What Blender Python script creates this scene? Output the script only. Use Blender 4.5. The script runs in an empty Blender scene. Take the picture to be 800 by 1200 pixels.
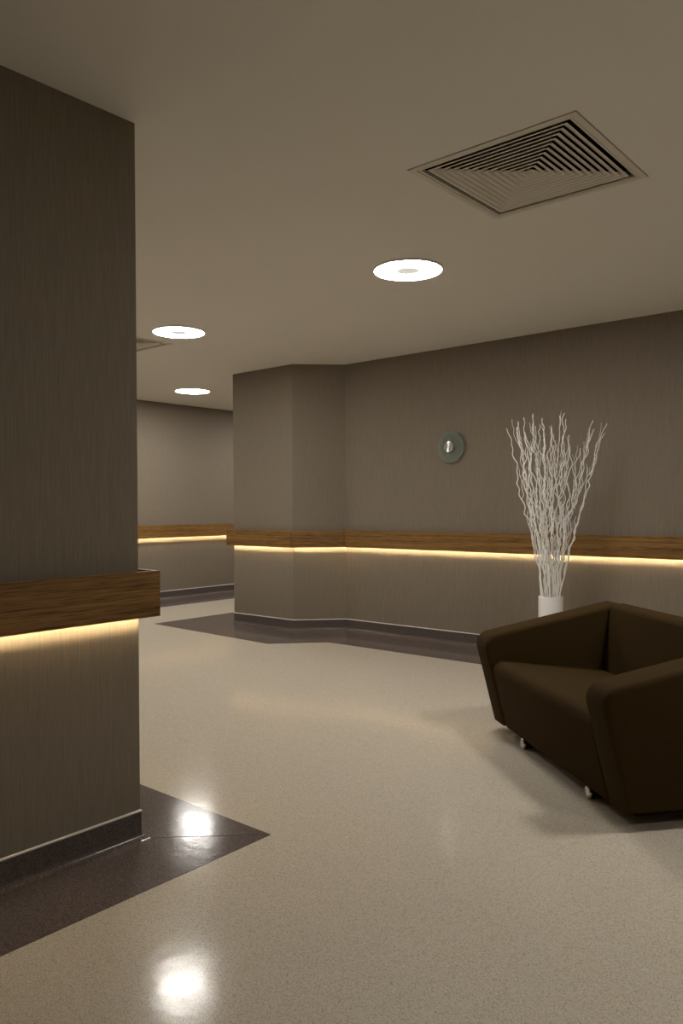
import bpy, bmesh, math, random
from mathutils import Vector, Matrix, noise as mnoise

# ---------------------------------------------------------------- camera, world, exposure
SC = bpy.context.scene
C = SC.collection
H = 2.6                      # ceiling height
CAM_Z, CAM_F, YAW, PITCH, ROLL = 1.2039, 910.35, 40.566, -0.3688, 0.3647

cam_data = bpy.data.cameras.new('camera')
cam_data.sensor_fit = 'HORIZONTAL'
cam_data.sensor_width = 36.0
cam_data.lens = CAM_F / 800.0 * 36.0
cam_data.clip_start = 0.05
cam = bpy.data.objects.new('camera', cam_data)
C.objects.link(cam)
a, t, r = math.radians(YAW), math.radians(PITCH), math.radians(ROLL)
fh = Vector((-math.sin(a), math.cos(a), 0)); rt = Vector((math.cos(a), math.sin(a), 0)); zz = Vector((0, 0, 1))
fwd = fh * math.cos(t) + zz * math.sin(t)
up0 = zz * math.cos(t) - fh * math.sin(t)
rt1 = rt * math.cos(r) - up0 * math.sin(r)
up1 = rt * math.sin(r) + up0 * math.cos(r)
cam.matrix_world = Matrix(((rt1.x, up1.x, -fwd.x, 0), (rt1.y, up1.y, -fwd.y, 0), (rt1.z, up1.z, -fwd.z, CAM_Z), (0, 0, 0, 1)))
SC.camera = cam

world = bpy.data.worlds.new('world')
SC.world = world
world.use_nodes = True
world.node_tree.nodes['Background'].inputs[0].default_value = (0.02, 0.018, 0.015, 1)   # enclosed interior: hardly matters
world.node_tree.nodes['Background'].inputs[1].default_value = 1.0

SC.view_settings.view_transform = 'Standard'
SC.view_settings.look = 'None'
SC.view_settings.exposure = 0.0
SC.view_settings.gamma = 1.0
SC.view_settings.use_curve_mapping = False
LAMP_POWER = 75.0            # radiance of the ring lamps' diffusers
LED_POWER = 225.0            # radiance of the warm strips inside the rails

# plan of the place, metres (camera stands at the origin)
XL, YL = -2.401, 1.665                   # near corner of the block on the left
DA, DC = 5.825, 5.453                    # long right wall, column front
XC0, XC1, XC2 = -6.155, -5.294, -4.930   # column left corner, splay start, splay end
XF = -8.482                              # far corridor wall
XR, YB, YE = 3.2, -4.0, 11.5             # walls out of view: right, behind, corridor end
RP, ZRT, ZRB = 0.056, 0.977, 0.811       # rail projection, top, bottom
ZB = 0.10                                # skirting height

# ---------------------------------------------------------------- materials
def new_mat(name):
    m = bpy.data.materials.new(name); m.use_nodes = True
    nt = m.node_tree; b = nt.nodes['Principled BSDF']
    return m, nt, b
def nd(nt, typ, **kw):
    n = nt.nodes.new(typ)
    for k, v in kw.items():
        if k in n.inputs: n.inputs[k].default_value = v
        else: setattr(n, k, v)
    return n
def ramp(nt, fac, stops):
    n = nt.nodes.new('ShaderNodeValToRGB')
    e = n.color_ramp.elements
    while len(e) < len(stops): e.new(0.5)
    for i, (p, c) in enumerate(stops):
        e[i].position = p; e[i].color = (c[0], c[1], c[2], 1)
    nt.links.new(fac, n.inputs[0]); return n
def coords(nt, scale, kind='Position'):
    src = nt.nodes.new('ShaderNodeNewGeometry').outputs['Position'] if kind == 'Position' else nt.nodes.new('ShaderNodeTexCoord').outputs['Object']
    mp = nt.nodes.new('ShaderNodeMapping'); mp.inputs['Scale'].default_value = scale
    nt.links.new(src, mp.inputs['Vector']); return mp.outputs['Vector']
def bump(nt, b, h, strength, dist):
    n = nd(nt, 'ShaderNodeBump', Strength=strength, Distance=dist)
    nt.links.new(h, n.inputs['Height']); nt.links.new(n.outputs[0], b.inputs['Normal']); return n

def mat_plain(name, col, rough=0.5, metal=0.0, spec=0.5):
    m, nt, b = new_mat(name)
    b.inputs['Base Color'].default_value = (*col, 1); b.inputs['Roughness'].default_value = rough
    b.inputs['Metallic'].default_value = metal; b.inputs['Specular IOR Level'].default_value = spec
    n = nd(nt, 'ShaderNodeTexNoise', Scale=40.0, Detail=2.0)
    rr = nd(nt, 'ShaderNodeMapRange'); rr.inputs['To Min'].default_value = max(0, rough - .04); rr.inputs['To Max'].default_value = min(1, rough + .04)
    nt.links.new(n.outputs['Fac'], rr.inputs['Value']); nt.links.new(rr.outputs[0], b.inputs['Roughness'])
    return m
def mat_emit(name, col, strength):
    m, nt, b = new_mat(name)
    b.inputs['Base Color'].default_value = (.8, .8, .8, 1)
    b.inputs['Emission Color'].default_value = (*col, 1); b.inputs['Emission Strength'].default_value = strength
    return m
def mat_wallpaper():
    m, nt, b = new_mat('wallpaper')
    n1 = nd(nt, 'ShaderNodeTexNoise', Scale=1.0, Detail=3.0, Roughness=.6)
    nt.links.new(coords(nt, (620, 620, 14)), n1.inputs['Vector'])
    n2 = nd(nt, 'ShaderNodeTexNoise', Scale=1.0, Detail=2.0)
    nt.links.new(coords(nt, (380, 380, 8)), n2.inputs['Vector'])
    mx = nd(nt, 'ShaderNodeMath', operation='ADD'); nt.links.new(n1.outputs['Fac'], mx.inputs[0]); nt.links.new(n2.outputs['Fac'], mx.inputs[1])
    hf = nd(nt, 'ShaderNodeMath', operation='MULTIPLY'); hf.inputs[1].default_value = .5; nt.links.new(mx.outputs[0], hf.inputs[0])
    cr = ramp(nt, hf.outputs[0], [(.34, (.192, .158, .118)), (.5, (.226, .188, .142)), (.66, (.260, .218, .167))])
    nt.links.new(cr.outputs[0], b.inputs['Base Color'])
    b.inputs['Roughness'].default_value = .62; b.inputs['Specular IOR Level'].default_value = .25
    bump(nt, b, hf.outputs[0], .22, .0015)
    return m
def mat_wood():
    m, nt, b = new_mat('zebrano_wood')
    v = coords(nt, (.8, .8, 85))
    n0 = nd(nt, 'ShaderNodeTexNoise', Scale=1.0, Detail=5.0, Roughness=.65, Distortion=.35); nt.links.new(v, n0.inputs['Vector'])
    n1 = nd(nt, 'ShaderNodeTexNoise', Scale=1.0, Detail=3.0); nt.links.new(coords(nt, (9, 9, 260)), n1.inputs['Vector'])
    mx = nd(nt, 'ShaderNodeMix', data_type='FLOAT'); mx.inputs[0].default_value = .42
    nt.links.new(n0.outputs['Fac'], mx.inputs[2]); nt.links.new(n1.outputs['Fac'], mx.inputs[3])
    cr = ramp(nt, mx.outputs[0], [(.38, (.070, .032, .008)), (.45, (.175, .088, .025)), (.54, (.255, .137, .042)), (.66, (.345, .200, .070))])
    nt.links.new(cr.outputs[0], b.inputs['Base Color'])
    b.inputs['Roughness'].default_value = .42; b.inputs['Specular IOR Level'].default_value = .35
    bump(nt, b, mx.outputs[0], .12, .001)
    return m
def mat_vinyl(name, stops, rough, spec=.5):
    m, nt, b = new_mat(name)
    v = coords(nt, (1, 1, 1))
    vo = nd(nt, 'ShaderNodeTexVoronoi', Scale=380.0); nt.links.new(v, vo.inputs['Vector'])
    sp = nd(nt, 'ShaderNodeSeparateColor'); nt.links.new(vo.outputs['Color'], sp.inputs[0])
    n1 = nd(nt, 'ShaderNodeTexNoise', Scale=190.0, Detail=3.0, Roughness=.7); nt.links.new(v, n1.inputs['Vector'])
    mx = nd(nt, 'ShaderNodeMix', data_type='FLOAT'); mx.inputs[0].default_value = .45
    nt.links.new(sp.outputs[0], mx.inputs[2]); nt.links.new(n1.outputs['Fac'], mx.inputs[3])
    cr = ramp(nt, mx.outputs[0], stops)
    nt.links.new(cr.outputs[0], b.inputs['Base Color'])
    b.inputs['Specular IOR Level'].default_value = spec
    # worn gloss: streaky roughness and faint undulation
    n2 = nd(nt, 'ShaderNodeTexNoise', Scale=6.0, Detail=5.0, Roughness=.6); nt.links.new(v, n2.inputs['Vector'])
    rr = nd(nt, 'ShaderNodeMapRange'); rr.inputs['To Min'].default_value = rough - .03; rr.inputs['To Max'].default_value = rough + .05
    nt.links.new(n2.outputs['Fac'], rr.inputs['Value']); nt.links.new(rr.outputs[0], b.inputs['Roughness'])
    n3 = nd(nt, 'ShaderNodeTexNoise', Scale=14.0, Detail=3.0); nt.links.new(v, n3.inputs['Vector'])
    bump(nt, b, n3.outputs['Fac'], .10, .006)
    return m
def mat_fabric():
    m, nt, b = new_mat('dark_brown_fabric')
    n = nd(nt, 'ShaderNodeTexNoise', Scale=420.0, Detail=2.0); nt.links.new(coords(nt, (1, 1, 1)), n.inputs['Vector'])
    cr = ramp(nt, n.outputs['Fac'], [(.35, (.033, .018, .0045)), (.65, (.051, .031, .010))])
    nt.links.new(cr.outputs[0], b.inputs['Base Color'])
    b.inputs['Roughness'].default_value = .9; b.inputs['Specular IOR Level'].default_value = .08
    bump(nt, b, n.outputs['Fac'], .25, .0008)
    return m
def mat_ceiling(name='ceiling_paint', col=(.86, .83, .77)):
    m, nt, b = new_mat(name)
    n = nd(nt, 'ShaderNodeTexNoise', Scale=180.0, Detail=2.0); nt.links.new(coords(nt, (1, 1, 1)), n.inputs['Vector'])
    cr = ramp(nt, n.outputs['Fac'], [(.3, tuple(c * .97 for c in col)), (.7, tuple(min(1, c * 1.03) for c in col))])
    nt.links.new(cr.outputs[0], b.inputs['Base Color'])
    b.inputs['Roughness'].default_value = .9; b.inputs['Specular IOR Level'].default_value = .1
    return m
def mat_glass():
    m, nt, b = new_mat('green_glass')
    b.inputs['Base Color'].default_value = (.78, .84, .77, 1)
    b.inputs['Transmission Weight'].default_value = .85; b.inputs['IOR'].default_value = 1.45
    n = nd(nt, 'ShaderNodeTexNoise', Scale=30.0)
    rr = nd(nt, 'ShaderNodeMapRange'); rr.inputs['To Min'].default_value = .05; rr.inputs['To Max'].default_value = .12
    nt.links.new(n.outputs['Fac'], rr.inputs['Value']); nt.links.new(rr.outputs[0], b.inputs['Roughness'])
    return m
def mat_spun():
    m, nt, b = new_mat('spun_steel')
    b.inputs['Base Color'].default_value = (.72, .71, .69, 1); b.inputs['Metallic'].default_value = 1
    b.inputs['Roughness'].default_value = .30; b.inputs['Anisotropic'].default_value = .96; b.inputs['Anisotropic Rotation'].default_value = .25
    tg = nd(nt, 'ShaderNodeTangent', direction_type='RADIAL', axis='Y'); nt.links.new(tg.outputs[0], b.inputs['Tangent'])
    return m

M = {
    'wall': mat_wallpaper(), 'wood': mat_wood(), 'ceiling': mat_ceiling(),
    'floor': mat_vinyl('beige_vinyl', [(.20, (.350, .302, .236)), (.42, (.530, .474, .388)), (.62, (.580, .524, .436)), (.8, (.640, .588, .500))], .118, .16),
    'border': mat_vinyl('dark_vinyl', [(.22, (.066, .050, .046)), (.5, (.108, .087, .080)), (.8, (.170, .142, .130))], .125, .18),
    'cap': mat_plain('aluminium_cap', (.80, .77, .74), .35, .15),
    'seam': mat_plain('weld_seam', (.055, .042, .036), .4),
    'fabric': mat_fabric(), 'chrome': mat_plain('chrome', (.85, .84, .82), .12, 1.0),
    'black': mat_plain('black_plastic', (.006, .005, .004), .5),
    'vent': mat_ceiling('vent_paint', (.74, .69, .61)), 'dark': mat_plain('duct_black', (.012, .010, .008), .9, 0, .1),
    'lamp': mat_emit('lamp_diffuser', (1.0, .96, .89), LAMP_POWER),
    'lampwhite': mat_plain('lamp_white', (.75, .74, .72), .5),
    'led': mat_emit('warm_led', (1.0, .80, .48), LED_POWER),
    'vase': mat_plain('white_glaze', (.90, .885, .87), .3), 'twig': mat_plain('white_painted_twig', (.93, .91, .87), .55),
    'glass': mat_glass(), 'shelfglow': mat_emit('added_shelf_glow', (1.0, .75, .42), 9.5), 'lampcentre': mat_emit('lamp_centre', (1, .97, .92), .5), 'spun': mat_spun(), 'glassdark': mat_plain('smoked_back', (.125, .140, .115), .3),  # the rail shelf's emission is added, for soft glow on the wall below
}

# ---------------------------------------------------------------- helpers
def obj(name, verts, faces, m, parent=None, smooth=False):
    me = bpy.data.meshes.new(name); me.from_pydata([tuple(v) for v in verts], [], faces); me.update()
    bm = bmesh.new(); bm.from_mesh(me); bmesh.ops.recalc_face_normals(bm, faces=bm.faces); bm.to_mesh(me); bm.free()
    if smooth: me.polygons.foreach_set('use_smooth', [True] * len(me.polygons))
    me.materials.append(m)
    o = bpy.data.objects.new(name, me); C.objects.link(o)
    if parent is not None: o.parent = parent
    return o
def empty(name, loc=(0, 0, 0), rz=0.0):
    o = bpy.data.objects.new(name, None); C.objects.link(o); o.location = loc; o.rotation_euler = (0, 0, rz); o.empty_display_size = .1
    return o
def tag(o, label, cat, group=None):
    o['label'] = label; o['category'] = cat
    if group: o['group'] = group
    return o
def struct(o): o['kind'] = 'structure'; return o
def smooth_by_angle(o, deg=35):
    me = o.data; me.polygons.foreach_set('use_smooth', [True] * len(me.polygons))
    bm = bmesh.new(); bm.from_mesh(me); lim = math.radians(deg)
    for e in bm.edges:
        if len(e.link_faces) == 2 and e.calc_face_angle(0) > lim: e.smooth = False
    bm.to_mesh(me); bm.free()

def offsets(path):
    """per path point: the mitred room-side (right hand) offset vector for unit distance"""
    d = []
    for i in range(len(path) - 1):
        v = Vector((path[i + 1][0] - path[i][0], path[i + 1][1] - path[i][1])); d.append(v.normalized())
    n = [Vector((v.y, -v.x)) for v in d]
    out = []
    for i in range(len(path)):
        if i == 0: out.append(n[0])
        elif i == len(path) - 1: out.append(n[-1])
        else:
            m = (n[i - 1] + n[i]).normalized(); out.append(m / max(.2, m.dot(n[i])))
    return out
def seg(name, path, i, prof, m, parent=None, sub=0.0, gap=0.0, closed=True, smooth=False):
    """segment i of a path swept with a (offset, z) profile, mitred to its neighbours"""
    of = offsets(path); A = Vector(path[i]); B = Vector(path[i + 1]); L = (B - A).length; dr = (B - A) / L
    n = max(1, int(L / sub)) if sub else 1
    V = []; F = []; k = len(prof)
    for s in range(n + 1):
        f = s / n
        for o_, z in prof:
            p = (A + of[i] * o_).lerp(B + of[i + 1] * o_, f)
            if gap and s == 0: p = p + dr * gap
            if gap and s == n: p = p - dr * gap
            V.append((p.x, p.y, z))
    for s in range(n):
        for j in range(k if closed else k - 1):
            j2 = (j + 1) % k
            F.append((s * k + j, s * k + j2, (s + 1) * k + j2, (s + 1) * k + j))
    if closed: F += [tuple(range(k)), tuple(range(n * k, n * k + k))]
    o = obj(name, V, F, m, parent)
    if smooth: smooth_by_angle(o, 40)
    return o
def box(name, lo, hi, m, parent=None):
    x0, y0, z0 = lo; x1, y1, z1 = hi
    V = [(x0, y0, z0), (x1, y0, z0), (x1, y1, z0), (x0, y1, z0), (x0, y0, z1), (x1, y0, z1), (x1, y1, z1), (x0, y1, z1)]
    F = [(0, 3, 2, 1), (4, 5, 6, 7), (0, 1, 5, 4), (1, 2, 6, 5), (2, 3, 7, 6), (3, 0, 4, 7)]
    return obj(name, V, F, m, parent)
def slab(name, poly, z0, z1, m, parent=None):
    k = len(poly)
    V = [(x, y, z0) for x, y in poly] + [(x, y, z1) for x, y in poly]
    F = [tuple(range(k))[::-1], tuple(range(k, 2 * k))] + [(i, (i + 1) % k, k + (i + 1) % k, k + i) for i in range(k)]
    return obj(name, V, F, m, parent)
def lathe(name, prof, m, parent=None, n=48, loc=(0, 0, 0), axis='Z', closed=False):
    V = []; F = []; k = len(prof)
    for s in range(n):
        an = 2 * math.pi * s / n
        for rr, z in prof:
            p = (rr * math.cos(an), rr * math.sin(an), z)
            if axis == 'Y': p = (p[0], -p[2], p[1])
            V.append((p[0] + loc[0], p[1] + loc[1], p[2] + loc[2]))
    for s in range(n):
        s2 = (s + 1) % n
        for j in range(k if closed else k - 1):
            j2 = (j + 1) % k
            q = [s * k + j, s2 * k + j, s2 * k + j2, s * k + j2]
            F.append(tuple(q))
    me_o = obj(name, V, F, m, parent)
    bm = bmesh.new(); bm.from_mesh(me_o.data); bmesh.ops.remove_doubles(bm, verts=bm.verts, dist=1e-6); bmesh.ops.recalc_face_normals(bm, faces=bm.faces); bm.to_mesh(me_o.data); bm.free()
    smooth_by_angle(me_o, 40)
    return me_o

# ---------------------------------------------------------------- the setting
P_LEFT = [(XL, YB), (XL, YL), (XF, YL)]
P_MAIN = [(XC0, YE), (XC0, DC), (XC1, DC), (XC2, DA), (XR, DA), (XR, YB), (XL, YB)]
P_FAR = [(XF, YL), (XF, YE)]
WALLP = [(0, 0), (0, H), (-.10, H), (-.10, 0)]
def wall(name, path, i): return struct(seg(name, path, i, WALLP, M['wall']))
wall('wall_left', P_LEFT, 0)
wall('wall_passage', P_LEFT, 1)
wall('wall_far', P_FAR, 0)
wall('wall_corridor', P_MAIN, 0)
wall('wall_column', P_MAIN, 1)
wall('wall_splay', P_MAIN, 2)
wall('wall_right', P_MAIN, 3)
wall('wall_side', P_MAIN, 4)
wall('wall_behind', P_MAIN, 5)
struct(seg('wall_end', [(XF, YE), (XC0, YE)], 0, WALLP, M['wall']))

floor_outline = [(XL, YB), (XR, YB), (XR, DA), (XC2, DA), (XC1, DC), (XC0, DC), (XC0, YE), (XF, YE), (XF, YL), (XL, YL)]
FLOOR = struct(slab('floor', floor_outline, -.08, 0.0, M['floor']))

# dark inlaid border strips round the walls, mitred where they turn; each strip is a piece of the floor
BT = .0012
G = .0012
tip = (-2.056, 1.99)
def strip(poly): return slab('floor_border', poly, -.001, BT, M['border'], FLOOR)
strip([(XL, YB), (tip[0], YB), (tip[0], tip[1] - G), (XL, YL - G)])
strip([(XL, YL + G), (tip[0], tip[1] + G), (-7.80, tip[1] + .005), (XF, YL)])
c1, c2, c3 = (-6.745, 4.865), (-4.955, 4.775), (-4.585, 5.166)
strip([(XC0, YE), (-6.79, YE), c1, (XC0 - G, DC)])
strip([(XC0, DC), c1, c2, (XC1 - G, DC)])
strip([(XC1, DC), c2, c3, (XC2 - G, DA)])
strip([(XC2, DA), c3, (XR, 5.175), (XR, DA)])
strip([(XF, YL + .02), (-7.80, tip[1] + .02), (-7.80, YE), (XF, YE)])

# dark welded joint along the mitre of the near border corner
jd = (Vector(tip) - Vector((XL, YL))).normalized(); jn = Vector((-jd.y, jd.x)); ja = Vector((XL, YL)) + jd * .05; jb = Vector(tip) - jd * .004
obj('weld_seam', [(*(ja + jn * o_), BT + z) for o_, z in ((-.0022, -.001), (0, .0009), (.0022, -.001))] + [(*(jb + jn * o_), BT + z) for o_, z in ((-.0022, -.001), (0, .0009), (.0022, -.001))],
    [(0, 1, 4, 3), (1, 2, 5, 4), (0, 3, 5, 2), (0, 2, 1), (3, 4, 5)], M['seam'], FLOOR)

# ceiling, with an opening for each air diffuser
VENTS = [(-1.522, 3.004, .365), (-5.755, 3.735, .365)]
HG = .004
def ceiling():
    xs = sorted({XF, XC0, XC1, XC2, XL, XR} | {v[0] + s * (v[2] + HG) for v in VENTS for s in (-1, 1)})
    ys = sorted({YB, YL, DC, DA, YE} | {v[1] + s * (v[2] + HG) for v in VENTS for s in (-1, 1)})
    V = []; F = []; ix = {}
    def vid(x, y):
        if (x, y) not in ix: ix[(x, y)] = len(V); V.append((x, y, H))
        return ix[(x, y)]
    for i in range(len(xs) - 1):
        for j in range(len(ys) - 1):
            cx, cy = (xs[i] + xs[i + 1]) / 2, (ys[j] + ys[j + 1]) / 2
            if any(abs(cx - v[0]) < v[2] and abs(cy - v[1]) < v[2] for v in VENTS): continue
            F.append((vid(xs[i], ys[j]), vid(xs[i], ys[j + 1]), vid(xs[i + 1], ys[j + 1]), vid(xs[i + 1], ys[j])))
    k = len(V)
    bm = bmesh.new(); vs = [bm.verts.new(v) for v in V]
    for f in F: bm.faces.new([vs[q] for q in f])
    ret = bmesh.ops.extrude_face_region(bm, geom=list(bm.faces))
    bmesh.ops.translate(bm, verts=[g for g in ret['geom'] if isinstance(g, bmesh.types.BMVert)], vec=(0, 0, .05))
    bmesh.ops.recalc_face_normals(bm, faces=bm.faces)
    me = bpy.data.meshes.new('ceiling'); bm.to_mesh(me); bm.free(); me.materials.append(M['ceiling'])
    o = bpy.data.objects.new('ceiling', me); C.objects.link(o); return struct(o)
ceiling()

# coved vinyl skirting with an aluminium cap
COVE = [(.0, ZB), (.0035, ZB)] + [(.0035 + .026 * (1 - math.cos(q)), .0275 - .026 * math.sin(q)) for q in [math.radians(x) for x in range(0, 91, 10)]] + [(.031, .0013), (.0, .0013)]
CAPP = [(.0, ZB - .001), (.0055, ZB - .001), (.0055, ZB + .0035), (.002, ZB + .006), (.0, ZB + .006)]
def baseboard(name, path, i):
    o = struct(seg(name, path, i, COVE, M['border'], smooth=True))
    seg('cap_strip', path, i, CAPP, M['cap'], o)
baseboard('baseboard_left', P_LEFT, 0); baseboard('baseboard_passage', P_LEFT, 1)
baseboard('baseboard_far', P_FAR, 0)
for i, nm in enumerate(['corridor', 'column', 'splay', 'right', 'side', 'behind']): baseboard('baseboard_' + nm, P_MAIN, i)

# ---------------------------------------------------------------- wall rails with hidden warm light strips
TH = .018
FASC = [(RP - TH, ZRB), (RP, ZRB), (RP, ZRT), (RP - TH, ZRT)]
TOPP = [(.0, ZRT - .034), (RP - TH, ZRT - .034), (RP - TH, ZRT - .026), (.0, ZRT - .026)]
SHELF = [(.022, ZRB + .008), (RP - TH, ZRB + .008), (RP - TH, ZRB + .010), (.022, ZRB + .010)]  # lip that cuts off the strip light; its own glow is added
LINER = [(RP - TH - .001, ZRB + .0105), (RP - TH, ZRB + .0105), (RP - TH, ZRT - .036), (RP - TH - .001, ZRT - .036)]  # unseen white liner, added to bounce more strip light down the wall
LEDP = [(RP - TH - .0035, ZRB + .044), (RP - TH - .0012, ZRB + .044), (RP - TH - .0012, ZRB + .054), (RP - TH - .0035, ZRB + .054)]
def rail(label, path, base):
    root = empty('lit_wall_rail', (base[0], base[1], 0)); tag(root, label, 'wall rail')
    inv = Matrix.Translation((-base[0], -base[1], 0))
    for i in range(len(path) - 1):
        for nm, pr, m, sb, gp in (('fascia_board', FASC, M['wood'], 0, .0016), ('top_panel', TOPP, M['wood'], 0, 0), ('added_glow_shelf', SHELF, M['shelfglow'], 0, 0), ('added_reflector', LINER, M['lampwhite'], 0, 0), ('led_strip', LEDP, M['led'], .3, .004)):
            o = seg(nm, path, i, pr, m, root, sub=sb, gap=gp); o.data.transform(inv)
rail('dark grained wood rail with warm light below, on the near left wall block', P_LEFT, (XL, YL))
rail('long wood rail with warm light below, running round the column and along the right wall', P_MAIN[:5], (XC2, DA))
rail('wood rail with warm light below, on the far corridor wall at the back', P_FAR, (XF, 5.0))

# ---------------------------------------------------------------- ceiling lamps
def lamp(x, y, label):
    root = empty('ring_lamp', (x, y, H)); tag(root, label, 'ceiling lamp', 'round ring lamps in the ceiling')
    R, ri = .200, .066
    lathe('trim_ring', [(R, 0), (R + .005, 0), (R + .004, -.008), (R + .001, -.0135), (R - .001, -.0135), (R - .001, -.010), (R, -.009)], M['lampwhite'], root, 64, closed=True)
    lathe('diffuser_ring', [(R - .002, -.0128), (ri, -.0128), (ri, -.008)], M['lamp'], root, 64)
    lathe('centre_disc', [(0, -.0128), (ri - .0005, -.0128), (ri - .0005, -.004)], M['lampcentre'], root, 40)
lamp(-2.669, 3.732, 'glowing white ring lamp in the ceiling, largest and nearest, below the big air vent')
lamp(-4.960, 3.835, 'glowing white ring lamp in the ceiling, beside the half hidden air vent')
lamp(-7.343, 5.872, 'glowing white ring lamp farthest back in the corridor ceiling')
lamp(-0.350, 3.480, 'glowing white ring lamp in the ceiling over the armchair, just outside the picture')
lamp(2.250, 2.100, 'added ring lamp brightening the foreground, unseen in the ceiling to the right of the camera')  # unseen, added to brighten the near floor and left wall
lamp(-7.340, 8.050, 'added ring lamp brightening the corridor, unseen in the ceiling behind the column')  # unseen, added for more light on the far wall and corridor ceiling
lamp(-7.340, 3.800, 'glowing white ring lamp in the corridor ceiling, out of sight behind the left wall block')

# ---------------------------------------------------------------- air diffusers
def square_ring(name, prof, m, parent):
    """closed (half-size, z) profile swept round a square, mitred"""
    V = []; F = []; k = len(prof)
    for sx, sy in ((-1, -1), (1, -1), (1, 1), (-1, 1)):
        for h_, z in prof: V.append((sx * h_, sy * h_, z))
    for c in range(4):
        c2_ = (c + 1) % 4
        for j in range(k):
            j2 = (j + 1) % k
            F.append((c * k + j, c2_ * k + j, c2_ * k + j2, c * k + j2))
    return obj(name, V, F, m, parent)
def vent(x, y, half, label):
    root = empty('air_vent', (x, y, H)); tag(root, label, 'air vent', 'square ceiling air vents')
    h1 = half - .030
    square_ring('outer_frame', [(half, .012), (half, -.003), (h1 + .003, -.003), (h1 + .003, .012)], M['vent'], root)
    square_ring('inner_frame', [(h1, .012), (h1, -.002), (h1 - .010, -.001), (h1 - .010, .012)], M['vent'], root)
    n = 11; h2 = h1 - .012; st = h2 / (n + .6)
    for i in range(n):
        ho = h2 - .017 - st * i; hi = max(.004, ho - st * 1.15)
        lip = min(st * .37, ho * .5)
        square_ring('louvre', [(ho, .000), (ho, .0007), (ho - lip, .0016), (hi, .0205), (hi - .0015, .0195), (ho - lip - .0008, .0005)], M['vent'], root)
    hp = half + .0035
    square_ring('duct_box', [(hp, .012), (hp, .20), (hp - .004, .20), (hp - .004, .012)], M['dark'], root)
    box('duct_top', (-hp, -hp, .20), (hp, hp, .21), M['dark'], root)
    e = st * .3
    V = [(-e, -e, .010), (e, -e, .010), (e, e, .010), (-e, e, .010), (0, 0, .022)]
    obj('centre_cone', V, [(0, 1, 2, 3), (0, 1, 4), (1, 2, 4), (2, 3, 4), (3, 0, 4)], M['vent'], root)
vent(*VENTS[0], 'large square ceiling air vent with nested louvres above the armchair')
vent(*VENTS[1], 'square ceiling air vent half hidden behind the left wall block')

# ---------------------------------------------------------------- the sofa
def arc_poly(pts):
    """pts: (x, z, radius) -> rounded polygon"""
    out = []; k = len(pts)
    for i in range(k):
        p = Vector(pts[i][:2]); r_ = pts[i][2]
        if r_ <= 0: out.append(p); continue
        u = (Vector(pts[i - 1][:2]) - p).normalized(); v = (Vector(pts[(i + 1) % k][:2]) - p).normalized()
        half = u.angle(v) / 2; d = r_ / math.tan(half)
        cen = p + (u + v).normalized() * (r_ / math.sin(half))
        s_, e_ = p + u * d - cen, p + v * d - cen
        a0 = math.atan2(s_.y, s_.x); da = math.atan2(e_.y, e_.x) - a0
        while da > math.pi: da -= 2 * math.pi
        while da < -math.pi: da += 2 * math.pi
        n = 8
        for q in range(n + 1): out.append(cen + Vector((math.cos(a0 + da * q / n), math.sin(a0 + da * q / n))) * r_)
    return out
def inset(poly, d):
    k = len(poly); out = []
    ar = sum(poly[i].x * poly[(i + 1) % k].y - poly[(i + 1) % k].x * poly[i].y for i in range(k)); sg = 1 if ar > 0 else -1
    for i in range(k):
        e0 = (poly[i] - poly[i - 1]).normalized(); e1 = (poly[(i + 1) % k] - poly[i]).normalized()
        n0 = Vector((-e0.y, e0.x)) * sg; n1 = Vector((-e1.y, e1.x)) * sg
        m = (n0 + n1).normalized(); out.append(poly[i] + m * (d / max(.4, m.dot(n0))))
    return out
def cushion(name, pts, w0, w1, rad, parent, m, crown=0.0):
    """rounded profile in (depth, z) extruded along the width with rounded end edges"""
    poly = arc_poly(pts); k = len(poly); V = []; F = []; rows = []
    lv = [(rad * (1 - math.cos(q)), rad * (1 - math.sin(q))) for q in [math.radians(x) for x in (0, 22, 45, 68, 90)]]
    st = [(w0 + a_, b_) for a_, b_ in lv] + [(w1 - a_, b_) for a_, b_ in lv[::-1]]
    for w, ins in st:
        rows.append(len(V))
        for p in inset(poly, ins) if ins > 1e-6 else poly: V.append((w, p.x, p.y))
    for a_, b_ in zip(rows, rows[1:]):
        for j in range(k): F.append((a_ + j, a_ + (j + 1) % k, b_ + (j + 1) % k, b_ + j))
    F += [tuple(range(rows[0], rows[0] + k)), tuple(range(rows[-1], rows[-1] + k))]
    o = obj(name, V, F, m, parent); smooth_by_angle(o, 30); return o

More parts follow.
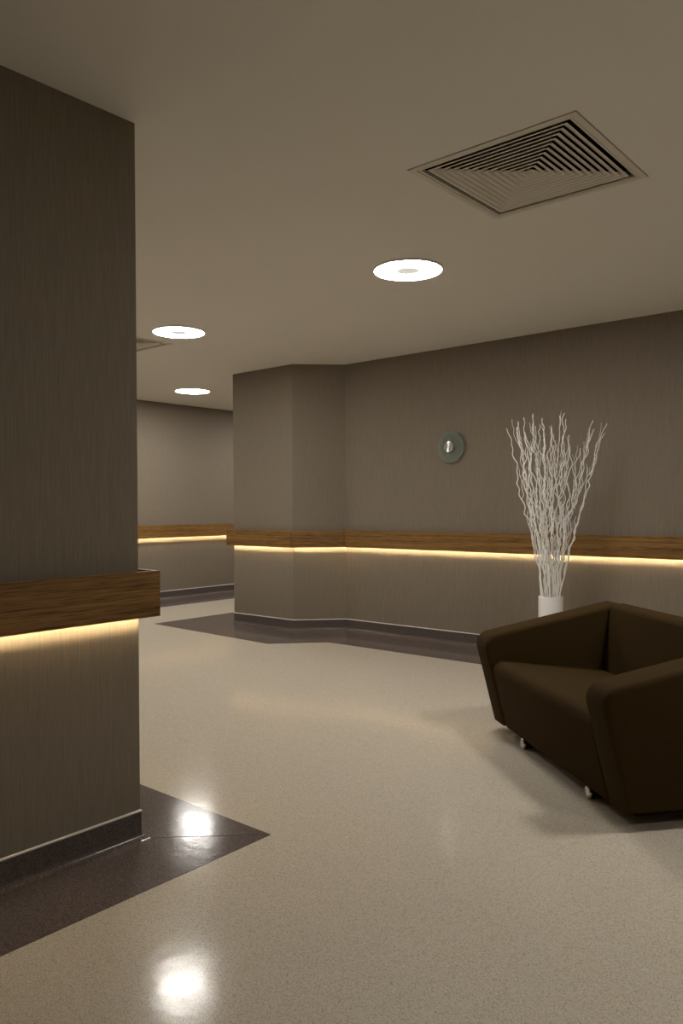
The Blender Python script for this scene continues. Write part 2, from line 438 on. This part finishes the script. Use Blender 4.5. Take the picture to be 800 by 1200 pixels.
def sofa():
    root = empty('armchair', (-2.115, 3.729, 0), math.radians(-39.62))
    tag(root, 'wide dark brown upholstered armchair with slanted arms, on the beige floor', 'armchair')
    W, T, zb = 1.385, .162, .050
    arm = [(0, zb, .004), (-.1165, .5215, .072), (.685, .682, .030), (.640, zb, .01)]
    cushion('arm', arm, 0, T, .021, root, M['fabric'])
    cushion('arm', arm, W - T, W, .021, root, M['fabric'])
    seat = [(.004, zb + .002, .004), (-.082, .408, .045), (.60, .325, .02), (.60, zb + .002, .01)]
    cushion('seat', seat, T + .002, W - T - .002, .014, root, M['fabric'])
    back = [(.535, .30, .01), (.592, .672, .035), (.684, .684, .025), (.640, zb + .004, .01), (.603, zb + .004, .004)]
    cushion('backrest', back, T + .002, W - T - .002, .014, root, M['fabric'])
    for w in (.368, 1.038):
        for d0, s in ((.004, 1), (.60, -1)):
            R_ = .0255
            f = lathe('foot', [(0, 0), (R_ - .002, 0), (R_, -.002), (R_, -.13), (0, -.13)], M['black'], root, 28, (w, d0 + .012 if s > 0 else d0 - .13, R_), 'Y')
            if s > 0: lathe('foot_cap', [(0, .0125), (R_ * .7, .012), (R_ - .002, .010), (R_, .007), (R_, 0), (0, 0)], M['chrome'], f, 28, (w, d0 + .0115, R_), 'Y')
sofa()

# ---------------------------------------------------------------- vase and branches
VX, VY, VH, VR = -2.515, 5.265, .548, .087
vase = lathe('tall_vase', [(0, 0), (VR - .006, 0), (VR, .006), (VR, VH - .003), (VR - .003, VH), (VR - .008, VH - .003), (VR - .008, .02), (0, .02)], M['vase'], None, 56)
vase.location = (VX, VY, .0)
tag(vase, 'tall plain white cylindrical vase on the floor behind the armchair', 'vase')

def tube(V, F, pts, radii, n=6):
    k0 = len(V); prev = None
    for i, p in enumerate(pts):
        tdir = (pts[min(i + 1, len(pts) - 1)] - pts[max(i - 1, 0)]).normalized()
        ref = Vector((1, 0, 0)) if abs(tdir.x) < .9 else Vector((0, 1, 0))
        u = tdir.cross(ref).normalized(); v = tdir.cross(u)
        for j in range(n):
            an = 2 * math.pi * j / n; V.append(p + (u * math.cos(an) + v * math.sin(an)) * radii[i])
    for i in range(len(pts) - 1):
        for j in range(n):
            F.append((k0 + i * n + j, k0 + i * n + (j + 1) % n, k0 + (i + 1) * n + (j + 1) % n, k0 + (i + 1) * n + j))
    F.append(tuple(range(k0, k0 + n))); e = k0 + (len(pts) - 1) * n; F.append(tuple(range(e, e + n)))
RGT = Vector((math.cos(a), math.sin(a), 0)); DEP = Vector((-math.sin(a), math.cos(a), 0))   # across / away, used only to spread the bunch
PXM = 5.63 / 910.35
from mathutils.bvhtree import BVHTree
TAKEN = []
def branch_mesh(rng, tipx, tipz, bx, depth):
    """one twisted stem from inside the vase to a tip (metres from the vase axis), with side twigs"""
    V = []; F = []
    rim = RGT * bx + DEP * rng.uniform(-1, 1) * math.sqrt(max(0, .070 ** 2 - bx * bx)) + Vector((0, 0, VH))
    base = Vector((rim.x * .55, rim.y * .55, .03))
    tp = RGT * tipx + DEP * depth + Vector((0, 0, tipz))
    n = 96; ph = [rng.uniform(0, 100) for _ in range(4)]; ex = rng.uniform(.95, 1.25)
    def path(s):
        z = base.z + (tp.z - base.z) * s
        if z < VH:
            f = (z - base.z) / (VH - base.z); p = base.lerp(rim, f)
        else:
            g = (z - VH) / (tp.z - VH); f = g ** ex; p = rim.lerp(tp, f)
        p.z = z
        up = max(0, (z - VH)) / 1.3
        amp = .003 + .040 * min(1, up / .45) * (1 - .25 * up)
        wv = lambda q, sc: mnoise.noise(Vector((z * sc + q, q * 1.7, 3.1)))
        return p + RGT * (amp * (.8 * wv(ph[0], 4.5) + .75 * wv(ph[1], 12) + .3 * wv(ph[2], 27))) + DEP * (amp * (.8 * wv(ph[2], 4.5) + .75 * wv(ph[3], 12)))
    pts = [path(i / n) for i in range(n + 1)]
    rad = [.0058 * (1 - .58 * i / n) for i in range(n + 1)]
    tube(V, F, pts, rad)
    for q in range(rng.randint(6, 8)):
        s0 = rng.uniform(.42, .97); i0 = int(s0 * n); p0_ = pts[i0]
        tdir = (pts[min(n, i0 + 3)] - pts[i0 - 1]).normalized()
        side = (RGT * rng.uniform(-.8, .8) + DEP * rng.uniform(-1, 1)).normalized()
        ln = rng.uniform(.10, .34) * (1.25 - .7 * s0); pp = [p0_]; k = 16; dr = (tdir * .8 + side * .55).normalized(); qh = rng.uniform(0, 99)
        for j in range(k):
            wob = RGT * mnoise.noise(Vector((j * .36 + qh, 1, 2))) + DEP * mnoise.noise(Vector((j * .36 + qh, 7, 5)))
            dr = (dr * .80 + Vector((0, 0, 1)) * .16 + tdir * .10 + wob * .75).normalized(); pp.append(pp[-1] + dr * ln / k)
        r0 = rad[i0] * .75
        tube(V, F, pp, [r0 * (1 - .45 * j / k) for j in range(k + 1)], 5)
    return V, F
def branch(rng, tipx, tipz, bx0, group_label):
    best = None
    for attempt in range(200):
        bx = max(-.068, min(.068, bx0 + rng.uniform(-.04, .04)))
        V, F = branch_mesh(rng, tipx + rng.uniform(-.008, .008), tipz, bx, rng.uniform(-.17, .15))
        tree = BVHTree.FromPolygons([tuple(v) for v in V], F)
        hits = sum(len(tree.overlap(o)) for o in TAKEN)
        if best is None or hits < best[0]: best = (hits, V, F, tree)
        if hits == 0: break
    TAKEN.append(best[3])
    o = obj('willow_branch', best[1], best[2], M['twig'], None, True)
    o.location = (VX, VY, .0)
    o['label'], o['group'] = group_label; o['category'] = 'branch'
rng = random.Random(11)
def zt(py): return CAM_Z - (py - 593.0) * PXM
def xt(px): return (px - 646.0) * PXM
CL = [   # label, bunch tips (pixels of the photograph turned into metres), stems
    ('white painted twisted branch leaning left out of the white vase', [(600, 500), (604, 494), (608, 492), (611, 500), (617, 507), (606, 515), (622, 512)]),
    ('white painted twisted branch rising left of centre from the white vase', [(626, 487), (629, 484), (633, 492), (636, 496), (628, 500), (641, 503), (632, 515)]),
    ('white painted twisted branch rising right of centre from the white vase', [(653, 489), (656, 487), (660, 493), (658, 508), (649, 503), (663, 512), (668, 540)]),
    ('white painted twisted branch leaning right out of the white vase', [(712, 497), (698, 503), (692, 495), (700, 510), (681, 526), (672, 522), (688, 540)]),
]
for label, tips in CL:
    for (px, py) in tips:
        X = xt(px)
        branch(rng, X, zt(py), max(-.058, min(.058, X * .26)), (label, label.split(' branch ')[1]))

# ---------------------------------------------------------------- glass disc on the right wall
def disc():
    x, z = -3.705, 1.725
    root = empty('wall_disc', (x, DA, z)); tag(root, 'round green glass disc with a steel hub mounted on the right wall', 'wall ornament')
    Rg = .140
    lathe('glass_plate', [(0, .020), (Rg - .004, .020), (Rg, .024), (Rg, .028), (Rg - .004, .032), (0, .032)], M['glass'], root, 64, axis='Y')
    lathe('back_plate', [(0, .002), (.104, .002), (.106, .005), (.104, .009), (0, .009)], M['glassdark'], root, 56, axis='Y')
    lathe('spacer', [(0, .009), (.018, .009), (.018, .0195), (0, .0195)], M['chrome'], root, 24, axis='Y')
    lathe('hub', [(0, .0580), (.003, .0580), (.046, .0578), (.049, .055), (.049, .050), (.022, .0325), (0, .0325)], M['spun'], root, 48, axis='Y')
disc()
